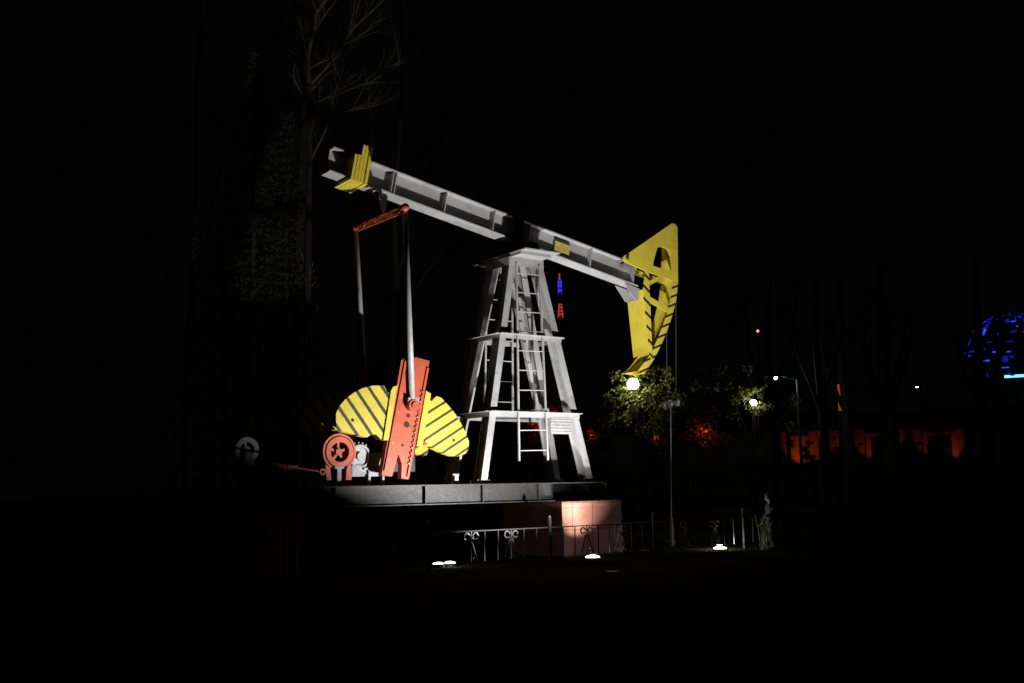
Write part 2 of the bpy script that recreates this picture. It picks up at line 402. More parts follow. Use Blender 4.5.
# curved face the ropes run over, its back seen from the beam side
m = MB(); fo = [(4.895, 8.42), (4.90, 7.7), (4.848, 6.92)] + arc_o[1:]
for i in range(len(fo) - 1):
    (x0, z0), (x1, z1) = fo[i], fo[i + 1]
    m.bar((x0 - .012, -.08, z0), (x1 - .012, -.08, z1), .428, .02, ((z0 - z1), 0, -(x0 - x1)))
m.build('arc_plate', 'yellow', hd)
MB().bar((3.565, 0, 6.62), (3.765, 0, 4.79), .588, .02, (1, 0, 0)).build('rear_plate', 'yellow', hd)
MB().bar((3.755, 0, 4.77), (3.27, 0, 4.455), .588, .02, (0, 0, 1)).build('toe_plate', 'yellow', hd)
MB().prism([(3.05, 7.28), (3.3, 7.22), (3.3, 7.16), (3.05, 7.2)], -.28, .28).disc((2.99, 7.36), .045, -.40, .40, 14).build('hinge_pin', 'steel', hd)

# equalizer, a latticed red cross beam
eq = MB()
for dz in (-.07, .07): eq.bar((-4.0, -1.10, 7.52 + dz), (-4.06, 1.10, 7.52 + dz), .03, .028)
for dx in (-.05, .05): eq.bar((-4.0 + dx, -1.10, 7.52), (-4.06 + dx, 1.10, 7.52), .02, .03)
for k in range(8):
    y = -1.0 + k * .26; s = 1 if k % 2 else -1
    eq.bar((-4.03, y, 7.52 - .065 * s), (-4.03, y + .25, 7.52 + .065 * s), .022, .02, (1, 0, 0))
eqo = eq.build('equalizer', 'red', PJ)
MB().disc((-3.98, 7.55), .085, -1.12, -.94, 16).build('end_bearing', 'red', eqo, True); MB().disc((-4.06, 7.53), .075, .96, 1.08, 16).build('end_bearing', 'red', eqo, True)
# pitman arms
for y, top, bot in ((-1.03, (-3.96, 7.46), (-3.80, 3.42)), (1.03, (-4.06, 7.52), (-3.80, 3.42))):
    pm = MB().tube((top[0], y, top[1]), (bot[0], y, bot[1]), .062, seg=14).build('pitman_arm', 'silver', PJ, True)
    MB().box((bot[0] + .01, y, bot[1] + .02), (.26, .09, .10)).disc((bot[0] + .01, bot[1] - .10), .13, y - .04, y + .04, 18).build('rod_end', 'casing', pm)

# cranks with counterweights
cw_l = [(-5.50, 2.83), (-5.51, 3.12), (-5.43, 3.28), (-5.27, 3.45), (-5.10, 3.56), (-4.93, 3.65), (-4.68, 3.72), (-4.42, 3.73), (-4.32, 3.58), (-4.22, 3.60), (-4.38, 2.64), (-4.50, 2.62), (-4.60, 2.72), (-4.72, 2.72), (-4.80, 2.66), (-4.93, 2.68), (-5.20, 2.74), (-5.52, 2.80), (-5.58, 2.88)]
cw_r = [(-3.41, 3.60), (-3.27, 3.44), (-3.14, 3.56), (-3.02, 3.52), (-2.86, 3.38), (-2.70, 3.22), (-2.55, 3.02), (-2.42, 2.80), (-2.33, 2.60), (-2.34, 2.44), (-2.42, 2.34), (-2.56, 2.28), (-2.75, 2.28), (-3.02, 2.36), (-3.38, 2.52), (-3.44, 2.62), (-3.52, 2.66)]
def crank(sgn):
    f = lambda lo, hi: (sgn * lo, sgn * hi)
    yo, yi = .96, .80
    c = MB()
    outer = [(-4.02, 4.28), (-3.66, 4.36), (-3.33, 4.30), (-3.86, 1.80), (-3.96, 1.79), (-3.99, 1.81), (-4.02, 1.83), (-4.06, 1.84), (-4.12, 1.86), (-4.49, 1.90)]
    # body as solid prism with a tapered slot at the bottom
    body = [(-4.02, 4.28), (-3.66, 4.36), (-3.33, 4.30), (-3.86, 1.80), (-4.03, 1.82), (-4.02, 2.12), (-4.10, 2.32), (-4.17, 2.12), (-4.25, 1.86), (-4.49, 1.90)]
    c.prism(body, sgn * yi, sgn * yo)
    co = c.build('crank_arm', 'red', PJ)
    d = MB()
    # raised edge flanges with bolt heads
    ax = Vector((.535, 0, 2.45)).normalized(); nx = Vector((ax.z, 0, -ax.x)); b0 = Vector((-4.165, 0, 1.86))
    for e in (-1, 1):
        p = b0 + nx * (e * .275) + ax * .05; q = b0 + nx * (e * .275) + ax * 2.40
        d.bar((p.x, sgn * .975, p.z), (q.x, sgn * .975, q.z), .05, .03, (0, 1, 0))
    d.build('edge_flange', 'red', co)
    d = MB()
    for e in (-1, 1):
        for k in range(15):
            p = b0 + nx * (e * .235) + ax * (.32 + k * .11); MB().tube((p.x, sgn * .955, p.z), (p.x, sgn * .995, p.z), .018, seg=6).build('bolt', 'red' if k % 3 else 'casing', co)
    d = MB()
    for (x, z, r) in ((-3.90, 2.93, .065), (-3.86, 3.12, .045), (-4.0, 2.50, .028)):
        MB().tube((x, sgn * .955, z), (x, sgn * .966, z), r, seg=16).build('pin_hole', 'darkhole', co)
    MB().disc((-3.79, 3.32), .13, sgn * .95, sgn * 1.10, 20).disc((-3.79, 3.32), .07, sgn * 1.09, sgn * 1.13, 12).build('wrist_pin', 'red', co)
    MB().disc((-3.68, 4.06), .14, sgn * .70, sgn * .80, 20).build('crank_hub', 'red', co)
    for nm, poly in (('l', cw_l), ('r', cw_r)):
        w = MB().prism(poly, sgn * .74, sgn * .93).build('counterweight', 'haz_' + nm, co)
        (hx, hz) = (-5.14, 3.00) if nm == 'l' else (-2.72, 2.62)
        MB().disc((hx, hz), .035, sgn * .925, sgn * .936, 10).build('lifting_hole', 'darkhole', co)
    MB().prism([(-4.11, 3.74), (-4.22, 3.71), (-4.27, 3.62), (-4.45, 2.60), (-4.33, 2.60)], sgn * .80, sgn * .962).build('clamp_strip', 'wyellow', co)
    MB().prism([(-3.42, 3.66), (-3.30, 3.60), (-3.52, 2.50), (-3.66, 2.48)], sgn * .80, sgn * .962).build('clamp_strip', 'wyellow', co)
crank(-1); crank(1)

# gearbox on its pedestal between the cranks
gb = MB().prism([(-4.25, 3.35), (-4.18, 3.95), (-4.0, 4.35), (-3.68, 4.48), (-3.38, 4.35), (-3.2, 3.95), (-3.2, 3.35)], -.30, .30).box((-3.72, 0, 2.5), (.9, .5, 1.7)).build('gearbox', 'black', PJ, bevel=.02)
MB().disc((-3.68, 4.06), .09, -.74, .74, 16).build('output_shaft', 'steel', gb)
# electric motor, grey casing seen beneath the left counterweight
mo = MB().disc((-4.82, 2.28), .26, -.62, -.10, 28).box((-4.60, -.36, 1.98), (.9, .5, .22)).box((-4.42, -.36, 2.18), (.30, .42, .36)).box((-4.82, -.60, 2.02), (.36, .08, .20)).box((-4.28, -.5, 2.0), (.22, .2, .08)).build('motor', 'casing', PJ, bevel=.01)
m = MB()
for k in range(9):
    t = R(20 + k * 18); m.box((-4.82 + math.cos(t) * .275, -.36, 2.28 + math.sin(t) * .275), (.05, .5, .018), Matrix.Rotation(-t, 3, 'Y'))
m.build('cooling_fins', 'casing', mo)
MB().ring((-4.82, 2.28), .20, .24, -.66, -.62).disc((-4.82, 2.28), .08, -.68, -.62).build('end_cover', 'casing', mo)
# two small posts holding the motor rails
MB().box((-4.62, -.66, 1.86), (.05, .05, .36)).box((-4.30, -.66, 1.86), (.05, .05, .36)).box((-4.45, -.66, 2.03), (.6, .06, .04)).build('motor_rail', 'casing', mo)
# brake drum
bd = MB().ring((-5.31, 2.37), .20, .31, -.72, -.52, 36).build('brake_drum', 'red', PJ, bevel=.008)
MB().ring((-5.31, 2.37), .33, .37, -.70, -.56, 30, -60, 240).build('brake_band', 'red', bd)
m = MB().disc((-5.31, 2.37), .07, -.68, -.54, 14)
for k in range(5):
    t = R(18 + 72 * k); m.bar((-5.31, -.62, 2.37), (-5.31 + math.cos(t) * .21, -.62, 2.37 + math.sin(t) * .21), .05, .04, (0, 1, 0))
m.build('spoke_hub', 'red', bd)
MB().box((-5.31, -.66, 1.86), (.09, .07, .38)).box((-5.31, -.66, 2.06), (.20, .09, .06)).build('drum_stand', 'casing', bd)
MB().prism([(-5.56, 1.69), (-5.46, 1.69), (-5.50, 2.08), (-5.60, 2.12)], -.66, -.56).prism([(-5.16, 1.69), (-5.02, 1.69), (-5.02, 2.08), (-5.12, 2.12)], -.66, -.56).build('drum_foot', 'red', bd)
# brake lever reaching to the tail end
bl = MB().tube((-7.05, -.72, 2.17), (-5.75, -.72, 1.98), .018, seg=8).prism([(-6.75, 2.16), (-6.45, 2.11), (-6.2, 2.09), (-6.38, 2.02), (-6.62, 2.05)], -.74, -.70).ring((-5.70, 1.97), .03, .07, -.75, -.69, 16).box((-6.5, -.72, 1.86), (.05, .05, .36)).build('brake_lever', 'red', PJ)
# tail-end pulley, its grey darkened to imitate the dim light at this end
pu = MB().ring((-6.9, 2.44), .15, .25, .2, .42, 32).disc((-6.9, 2.44), .07, .2, .42, 14).box((-6.9, .31, 2.44), (.30, .04, .05)).box((-6.9, .31, 2.44), (.05, .04, .30)).build('belt_pulley', mat('dimmed_pulley', (.09, .09, .095), .6, 0, .3, 6), PJ)
MB().prism([(-7.1, 1.68), (-6.7, 1.68), (-6.84, 2.40), (-6.96, 2.40)], .12, .18).build('pulley_stand', 'deck', pu)

# ropes, carrier bar and polished rod
for y in (-.21, .14):
    MB().path([(4.905, y, 8.3), (4.912, y, 7.7), (4.868, y, 6.93), (4.70, y, 3.74)], .009, 6).build('wire_rope', 'rope', PJ)
MB().box((4.70, 0, 3.735), (.10, .60, .06)).box((4.70, -.24, 3.68), (.09, .10, .10)).box((4.70, .24, 3.68), (.09, .10, .10)).box((4.70, 0, 3.68), (.08, .1, .08)).build('carrier_bar', 'casing', PJ)
MB().tube((4.70, 0, 3.66), (4.56, 0, .62), .019, seg=8).build('polished_rod', 'rope', PJ)
# wellhead
wh = empty('wellhead', W(4.55, 0, 0), TH)
MB().disc((0, 0), .09, 0, 0).tube((0, 0, 0), (0, 0, .42), .07).tube((0, 0, .10), (0, 0, .14), .13).build('casing_pipe', 'postm', wh)
MB().tube((0, 0, .42), (0, 0, .72), .07, .065).tube((0, 0, .42), (0, 0, .46), .10).build('stuffing_box', 'postm', wh)
tag(wh, 'short grey wellhead pipe the polished rod drops into behind the fence', 'wellhead')

# ------------------------------------------------------------------ uplights
def uplight(a, y, label, z=0.0, r=.14):
    t = empty('ground_floodlight', W(a, y, 0), TH)
    m = MB(); m.tube((0, 0, 0), (0, 0, z + .03), r + .03, seg=24); m.build('housing', 'postm', t)
    m = MB(); m.ball((0, 0, z + .03), r, 20, (1, 1, .32)); m.build('lens', 'lamp', t, True)
    tag(t, label, 'floodlight', 'floodlights behind the fence'); return t
uplight(-3.40, -1.35, 'left one of the paired ground floodlights below the counterweights', .04, .11)
uplight(-3.12, -1.35, 'right one of the paired ground floodlights below the counterweights', .04, .12)
uplight(.26, -1.90, 'single ground floodlight in front of the lit granite plinth', 0, .16)
uplight(4.2, -2.0, 'single ground floodlight near the wellhead under the horse head', 0, .16)
WHITE = (1.0, .97, .95)
E1 = 1.0
spot('floodlight_lamp', W(-3.40, -1.35, .22), W(-4.75, -.7, 3.6), 230, 84, .8, WHITE, .06)
spot('floodlight_lamp', W(-3.12, -1.35, .22), W(-2.4, -.5, 6.0), 130, 56, .8, WHITE, .06)
spot('floodlight_lamp', W(.30, -1.90, .14), W(.25, -1.35, 3.2), 900, 80, 1.0, WHITE, .06)
spot('floodlight_lamp', W(.30, -1.90, .14), W(.55, -1.15, 1.55), 300, 84, 1.0, WHITE, .06)
spot('floodlight_lamp', W(4.2, -2.0, .14), W(3.6, -.3, 7.2), 750, 70, .6, WHITE, .06)
# the key light: a flush black in-ground projector on the dark lawn before the fence
t = empty('recessed_projector', W(-1.8, -4.9, 0), TH)
MB().tube((0, 0, -.05), (0, 0, .012), .13, .12, 24).build('bezel', 'black', t)
tag(t, 'flush black recessed projector in the dark lawn in front of the fence', 'floodlight')
spot('floodlight_lamp', W(-1.8, -4.9, .10), W(-1.8, -4.9, .10) + V * .47 - U * .05 + Vector((0, 0, .88)), 4000, 109, .42, WHITE, .06)
# stray light of the lenses on the things right beside them
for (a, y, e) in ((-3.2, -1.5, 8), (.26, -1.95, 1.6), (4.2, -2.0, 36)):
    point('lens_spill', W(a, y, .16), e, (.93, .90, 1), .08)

# ------------------------------------------------------------------ fence
fn = empty('low_fence', W(-1.15, -2.2, 0), TH)
tag(fn, 'low black wrought iron fence with scroll ornaments in front of the pumpjack', 'fence')
SP = 3.0; HT = .74
def panel(x0, L):
    m = MB(); m.box((x0 + L / 2, 0, HT), (L - .06, .03, .022)).box((x0 + L / 2, 0, .12), (L - .06, .03, .022))
    n = 8
    orn = (3, 6) if L > 2 else ()
    k = 0
    nb = int(round(L / .333))
    for i in range(1, nb):
        if i in orn: continue
        m.box((x0 + i * L / nb, 0, (HT + .12) / 2), (.018, .018, HT - .14))
    p = m.build('panel', 'fence', fn)
    for i in orn:
        cx = x0 + i * L / nb; s = MB()
        s.bar((cx - .03, 0, HT - .10), (cx - .13, 0, .15), .03, .014, (0, 1, 0)) if 0 else None
        s.bar((cx + .02, -.006, HT - .18), (cx + .15, -.006, .17), .03, .012, (0, 1, 0))
        s.bar((cx - .02, .006, HT - .18), (cx - .15, .006, .17), .03, .012, (0, 1, 0))
        for sx in (-1, 1):
            s.ring((cx + sx * .10, HT - .10), .055, .075, -.012, .012, 18, 0, 320)
            s.ring((cx + sx * .10, .20), .035, .052, -.012, .012, 14, 40, 340)
        s.ball((cx, 0, HT - .2), .022, 8); s.box((cx, 0, (HT + .12) / 2), (.014, .014, HT - .14))
        s.build('scroll_ornament', 'scroll', p)
for k in range(-3, 3):
    x = k * SP
    m = MB().box((x, 0, .46), (.05, .05, .92)); m.box((x, 0, .93), (.07, .07, .02)).ball((x, 0, .97), .03, 8); m.build('post', 'fence', fn)
    if k < 2: panel(x + .03, SP - .06)
panel(2 * SP + .03, .9)

# ------------------------------------------------------------------ trees
def limb_tree(name, base, strokes, twigs, mname, label, depth=1.0, seed=1, group=None, tw_r=.012):
    rnd = random.Random(seed); t = empty(name, base)
    tr = MB(); cr = MB()
    def stroke(mb, pts, r0, r1):
        n = len(pts) - 1
        for i in range(n):
            a = r0 + (r1 - r0) * i / n; b2 = r0 + (r1 - r0) * (i + 1) / n
            mb.tube(pts[i], pts[i + 1], a, b2, 7)
    def grow(mb, p, d, L, r, lev):
        if lev == 0 or r < .004: return
        pts = [p]; q = p.copy(); dd = d.copy()
        for i in range(4):
            dd = (dd + Vector((rnd.uniform(-.22, .22), rnd.uniform(-.22, .22), rnd.uniform(-.08, .2)))).normalized(); q = q + dd * L / 4; pts.append(q.copy())
        stroke(mb, pts, r, r * .45)
        for i in (1, 2, 3, 4):
            for s in range(1 if lev > 1 else 1):
                nd = (dd + Vector((rnd.uniform(-1, 1), rnd.uniform(-1, 1), rnd.uniform(-.2, .7)))).normalized()
                grow(mb, pts[i], nd, L * .55, r * .5, lev - 1)
    first = True
    for pts, r0, r1 in strokes:
        y = rnd.uniform(-.4, .4) * depth; P = []
        for i, (x, z) in enumerate(pts):
            P.append(Vector((x - base[0], (0 if first else y * i / len(pts)) , z - base[2])))
        stroke(tr if first else cr, P, r0, r1)
        for i in range(1, len(P)):
            for s in range(twigs):
                f = rnd.random(); p = P[i - 1].lerp(P[i], f)
                if p.z < 5: continue
                d = ((P[i] - P[i - 1]).normalized() + Vector((rnd.uniform(-1, 1), rnd.uniform(-1, 1), rnd.uniform(-.1, .8)))).normalized()
                grow(cr, p, d, rnd.uniform(.7, 1.8), max(tw_r, r1 * .4), 2)
        first = False
    tr.build('trunk', 'dark_shade_bark', t); cr.build('branches', mname, t)  # trunk darker than the branches, imitating a stem the light hardly reaches
    tag(t, label, 'tree', group); return t
def PX(x, y): return (-8.24 + (x - 300) * .0403, 21.2 - y * .0415)
def Q(*pp): return [PX(150 + x / 3.413, y / 3.413) for x, y in pp]
bx, bz = PX(309, 500)
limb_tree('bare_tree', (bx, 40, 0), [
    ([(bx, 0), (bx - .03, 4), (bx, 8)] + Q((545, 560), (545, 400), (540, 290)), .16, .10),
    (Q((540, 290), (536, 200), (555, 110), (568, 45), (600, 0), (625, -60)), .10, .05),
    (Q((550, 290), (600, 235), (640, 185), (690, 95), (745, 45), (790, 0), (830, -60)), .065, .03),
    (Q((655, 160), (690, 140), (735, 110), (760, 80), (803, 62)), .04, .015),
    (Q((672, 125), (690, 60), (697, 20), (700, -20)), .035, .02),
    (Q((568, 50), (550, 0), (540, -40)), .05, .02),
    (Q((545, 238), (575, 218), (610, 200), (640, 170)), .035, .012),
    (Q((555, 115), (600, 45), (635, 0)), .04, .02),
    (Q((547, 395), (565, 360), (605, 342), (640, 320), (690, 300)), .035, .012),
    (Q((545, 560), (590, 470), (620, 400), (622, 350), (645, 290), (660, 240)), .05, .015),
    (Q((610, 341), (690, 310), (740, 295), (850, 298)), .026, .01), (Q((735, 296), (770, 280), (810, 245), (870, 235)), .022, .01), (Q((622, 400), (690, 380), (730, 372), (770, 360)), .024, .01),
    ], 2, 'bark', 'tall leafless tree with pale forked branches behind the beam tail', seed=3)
limb_tree('bare_tree', (-8.9, 42.5, 0), [
    ([(-8.9, 0), (-8.9, 7)] + [(x - .3, z + .9) for x, z in Q((510, 500), (515, 350), (513, 200), (508, 130), (515, 60), (525, 0), (530, -60))], .24, .09),
    ([(x - .3, z + .9) for x, z in Q((508, 135), (495, 60), (480, 0), (470, -40))], .08, .03)], 2, 'dark_shade_bark',
    'darker thick trunk just left of the pale leafless tree', seed=5)
limb_tree('bare_tree', (-13.3, 43, 0), [
    ([(-13.3, 0), (-13.4, 8), (-13.2, 14), (-13.3, 19), (-13.0, 24)], .17, .05), ([(-13.2, 10), (-12.4, 14), (-12.0, 17)], .06, .02)], 2, 'dark_shade_bark',
    'faint leafless tree at far left beyond the spruces', seed=8)
limb_tree('bare_tree', (-5.2, 47, 0), [
    ([(-5.2, 0), (-5.1, 8), (-5.3, 14), (-4.9, 20), (-5.0, 26)], .18, .05), ([(-5.2, 11), (-4.1, 15), (-3.0, 18), (-2.2, 19.5)], .07, .02), ([(-5.25, 9), (-3.8, 11.5), (-2.4, 12.6)], .06, .02), ([(-5.2, 13), (-6.2, 17), (-6.6, 21)], .06, .02)], 2, 'dark_shade_bark',
    'thin dark leafless tree right of the pale one behind the beam', seed=11)

def spruce(x, y, h, rad, seed, label):
    rnd = random.Random(seed); t = empty('spruce_tree', (x, y, 0))
    MB().tube((0, 0, 0), (0, 0, h), .2, .02, 8).build('trunk', 'dark_shade_bark', t)
    bm = bmesh.new(); nl = 46
    for i in range(nl):
        f = i / nl; z = 1.2 + f * (h - 1.4); L = rad * (1 - f) ** .8 * rnd.uniform(.75, 1.1) + .12
        for k in range(7):
            an = k / 7 * 6.283 + i * .9 + rnd.uniform(-.3, .3); n = max(3, int(L * 6))
            for j in range(n):
                q = (j + .6) / n; r = L * q; px = math.cos(an) * r; py = math.sin(an) * r; pz = z - .35 * r + .22 * q * q * L + rnd.uniform(-.05, .05)
                for s in range(3):
                    a2 = an + rnd.uniform(-1.4, 1.4); ln = rnd.uniform(.14, .32); w = .05
                    dx, dy = math.cos(a2) * ln, math.sin(a2) * ln; dz = rnd.uniform(-.12, .10)
                    ox, oy = -math.sin(a2) * w, math.cos(a2) * w
                    v = [bm.verts.new(c) for c in ((px - ox, py - oy, pz), (px + ox, py + oy, pz), (px + dx, py + dy, pz + dz))]
                    bm.faces.new(v)
    me = bpy.data.meshes.new('crown'); bm.to_mesh(me); bm.free(); me.materials.append(M['needle'])
    o = bpy.data.objects.new('crown', me); COL.objects.link(o); o.parent = t
    tag(t, label, 'tree', 'spruces behind the pumpjack tail'); return t
spruce(-9.55, 38.2, 18.6, 2.0, 1, 'left of two dim spruces behind the tail of the pumpjack')
spruce(-8.75, 40.2, 17.6, 1.9, 2, 'right of two dim spruces behind the tail of the pumpjack')
spruce(-11.6, 42, 11.5, 2.6, 4, 'lowest dark spruce at the far left behind the plinth')

def leafy(name, x, y, h, clumps, nleaf, size, mname, label, seed, trunk_r=.14, group=None, cat='tree'):
    rnd = random.Random(seed); t = empty(name, (x, y, 0))
    tr = MB(); tr.tube((0, 0, 0), (0, 0, h * .5), trunk_r, trunk_r * .7, 8)
    for q_, (cx, cy, cz, r) in enumerate(clumps):
        if q_ % 4 == 0 or len(clumps) < 12:
            b0 = Vector((0, 0, h * rnd.uniform(.34, .5))); b2 = Vector((cx, cy, cz)); b1 = b0.lerp(b2, .5) + Vector((rnd.uniform(-.2, .2), rnd.uniform(-.2, .2), rnd.uniform(-.1, .25)))
            tr.tube(b0, b1, trunk_r * .35, trunk_r * .2, 6).tube(b1, b2, trunk_r * .2, .01, 6)
        for k in range(5):
            a = Vector((cx, cy, cz)); d = Vector((rnd.gauss(0, 1), rnd.gauss(0, 1), rnd.gauss(0, .7))).normalized() * r
            tr.tube(a, a + d, .015, .006, 4)
    tr.build('trunk', 'dark_shade_bark', t)
    bm = bmesh.new()
    tot = sum(c[3] ** 2 for c in clumps)
    for (cx, cy, cz, r) in clumps:
        for i in range(int(nleaf * r * r / tot)):
            d = Vector((rnd.gauss(0, 1), rnd.gauss(0, 1), rnd.gauss(0, .75))).normalized() * r * rnd.uniform(.15, 1.0) ** .6
            c = Vector((cx, cy, cz)) + d; s = size * rnd.uniform(.6, 1.3)
            n1 = Vector((rnd.gauss(0, 1), rnd.gauss(0, 1), rnd.gauss(0, 1))).normalized(); n2 = n1.orthogonal().normalized(); n3 = n1.cross(n2)
            v = [bm.verts.new(c + n2 * s), bm.verts.new(c + n3 * s * .5), bm.verts.new(c - n2 * s), bm.verts.new(c - n3 * s * .5)]
            bm.faces.new(v)
    me = bpy.data.meshes.new('crown'); bm.to_mesh(me); bm.free(); me.materials.append(M[mname])
    o = bpy.data.objects.new('crown', me); COL.objects.link(o); o.parent = t
    tag(t, label, cat, group); return t

# globe lamps
def globe_lamp(x, y, z, r, label, m='globe', power=0, color=(1, .96, .75), grp=None, name='globe_lamp'):
    t = empty(name, (x, y, 0))
    MB().tube((0, 0, 0), (0, 0, .5), .09, .07).tube((0, 0, .5), (0, 0, z - r * .95), .045, .035).tube((0, 0, z - r * 1.05), (0, 0, z - r * .8), .08, .10).build('post', 'postm', t)
    MB().ball((0, 0, z), r, 24).build('lamp_globe', m, t, True)
    tag(t, label, 'street lamp', grp)
    if power: point('lamp_light', (x, y - r - .12, z), power, color, .15); point('lamp_light', (x, y + r + .1, z + r), power * .6, color, .15)
    return t
globe_lamp(4.1, 35.7, 5.0, .20, 'bright white globe lamp glowing inside the leaves below the horse head', power=42, color=(1, .95, .62))
rq = random.Random(5)
cl = []
while len(cl) < 46:
    x = rq.gauss(-.25, .75); z = 4.55 + rq.gauss(0, .6)
    if abs(x) > 1.7 or z < 3.2 or z > 5.75: continue
    cl.append((x, rq.uniform(-.6, .6), z, rq.uniform(.12, .36)))
leafy('leafy_tree', 4.7, 36.2, 5.6, cl + [(.9, .2, 4.4, .5), (.5, .4, 3.7, .5)],
      3600, .065, 'leaf', 'green tree lit from within by the globe lamp under the horse head', 21, trunk_r=.09)
globe_lamp(10.3, 45, 4.97, .15, 'small white globe lamp half hidden by twigs right of the rod', power=16, color=(1, .95, .62), m='cool')
rq = random.Random(77)
leafy('leafy_tree', 10.5, 45.4, 6.0,
      [c for c in [(rq.gauss(-.2, 1.2), rq.uniform(-.7, .5), 5.3 + rq.gauss(0, .6), rq.uniform(.12, .32)) for _ in range(40)] if not (c[0] > .5 and c[2] > 5.5)] + [(-2.3, -.3, 6.5, .25)],
      1500, .07, 'leaf', 'sparse green tree around the small lamp right of the rod', 22, trunk_r=.07)
# distant street lamps on arms
def street_lamp(x, y, z, label, m, s=1.0, power=0):
    t = empty('street_lamp', (x, y, 0))
    MB().tube((0, 0, 0), (0, 0, z + .1), .10 * s, .06 * s).tube((0, 0, z + .1), (-.9 * s, 0, z + .3 * s), .035 * s).build('pole', 'postm', t)
    hdp = MB().box((-1.15 * s, 0, z + .28 * s), (.6 * s, .26 * s, .10 * s)).build('lamp_head', 'postm', t)
    MB().ball((-1.15 * s, -.02, z + .20 * s), .16 * s, 14, (1.2, .8, .6)).build('lens', m, hdp, True)
    tag(t, label, 'street lamp')
    if power: point('lamp_light', (x - 1.15 * s, y, z - .1 * s), power, (.9, .97, 1), .1)
street_lamp(16.3, 60, 7.3, 'white street lamp on a bent arm above the small globe lamp', 'cool', 1.1, 60)
street_lamp(58.9, 150, 14.5, 'tiny distant white street lamp right of the orange columns', 'cool', .9)
# red beacon mast
t = empty('beacon_mast', (28.4, 120, 0)); MB().tube((0, 0, 0), (0, 0, 18.6), .22, .08, 8).box((0, 0, 18.55), (.5, .5, .1)).build('mast', 'postm', t)
MB().ball((0, 0, 18.9), .15, 12).build('beacon', 'redlamp', t, True); tag(t, 'thin mast topped by a small red beacon right of the rope', 'mast')

# ------------------------------------------------------------------ TV tower far away
t = empty('broadcast_tower', (18.9, 400, 0))
for z0, z1, w0, w1, mm, nm in ((0, 40, 7, 4.6, 'postm', 'lower_lattice'), (40, 64.5, 4.6, 3.2, 'postm', 'middle_lattice'), (66, 71.2, 2.6, 1.5, 'towerred', 'red_lit_section'), (75.3, 80.7, 1.9, 1.7, 'towerblue', 'blue_lit_section'), (81.0, 83.2, .6, .3, 'towerred', 'red_lit_tip')):
    m = MB(); n = 4
    for i in range(n):
        for k in range(4):
            za = z0 + (z1 - z0) * i / n; zb = z0 + (z1 - z0) * (i + 1) / n; wa = w0 + (w1 - w0) * i / n; wc = w0 + (w1 - w0) * (i + 1) / n
            c = [(-1, -1), (1, -1), (1, 1), (-1, 1)]; p = c[k]; q = c[(k + 1) % 4]; th = .10 if w0 > 3 else .085
            m.tube((p[0] * wa / 2, p[1] * wa / 2, za), (p[0] * wc / 2, p[1] * wc / 2, zb), th, seg=5)
            m.tube((p[0] * wa / 2, p[1] * wa / 2, za), (q[0] * wc / 2, q[1] * wc / 2, zb), th * .8, seg=5)
            m.tube((p[0] * wc / 2, p[1] * wc / 2, zb), (q[0] * wc / 2, q[1] * wc / 2, zb), th * .8, seg=5)
    m.build(nm, mm, t)
MB().tube((0, 0, 64), (0, 0, 85), .3, .1, 6).build('mast', 'postm', t)
m = MB()
for z in (76.4, 78.3, 79.6): m.tube((0, 0, z), (0, 0, z + .5), 1.15, 1.05, 10)
m.build('ring_light', 'towerblue', t)
t.scale = (.75, .75, 1)
tag(t, 'far lattice broadcast tower with blue and red lit bands beside the samson post', 'tower')

# ------------------------------------------------------------------ orange lit pavilion
t = empty('pavilion', (14, 82, 0))
MB().box((3, 2.5, 2.75), (46, 5, 5.5)).build('wall', 'wall', t)
MB().prism([(-21, 5.5), (27, 5.5), (26, 6.9), (-20, 6.9)], -.8, 6).build('roof', 'roofm', t)
px2x = lambda px: (px - 512) * .0763 + .0 - 14 + .1
def lit(x0, x1, z0, z1, bright=True):
    MB().box(((px2x(x0) + px2x(x1)) / 2, -.16, (z0 + z1) / 2), (px2x(x1) - px2x(x0), .3, z1 - z0)).build('lit_pilaster', 'orange' if bright else 'orangedim', t)
for (x0, x1) in ((868, 873), (898, 903), (926, 931), (955, 961), (842, 846)): MB().box(((px2x(x0) + px2x(x1)) / 2, -.14, 2.5), (px2x(x1) - px2x(x0), .28, 5.0)).build('pilaster', 'wall', t)
for (x0, x1) in ((868, 903), (926, 961)):
    MB().box(((px2x(x0) + px2x(x1)) / 2, -.12, 5.1), (px2x(x1) - px2x(x0), .24, .22)).build('lintel', 'wall', t)
    # dark glazing between
    MB().box(((px2x(x0) + px2x(x1)) / 2, -.03, 3.6), (px2x(x1) - px2x(x0) - .8, .06, 2.6)).build('window', 'black', t)
MB().box(((px2x(791) + px2x(810)) / 2, -.2, 4.0), (1.45, .4, 2.2)).build('bay_panel', 'wall', t)
tag(t, 'long low pavilion with wall bays washed in orange red light', 'building')
RD = (1.0, .085, .012)
def red_wash(x, y, z, e): point('red_wash_lamp', (x, y, z), e, RD, .12)
for px, x1, z, e, an in ((801, 801, 4.2, 70, 62), (820, 821, 4.1, 30, 50), (843, 845, 4.4, 34, 46), (870, 870, 4.4, 30, 44), (900, 900, 4.6, 24, 36), (885, 885, 5.2, 5, 60), (928, 928, 4.7, 22, 40), (943, 943, 5.2, 5, 60), (958, 958, 4.2, 34, 46)):
    X = 14 + px2x(px); spot('red_wash_lamp', (X, 80.2, 2.6), (14 + px2x(x1), 82, z), e * 1.5, an, .8, RD, .1)
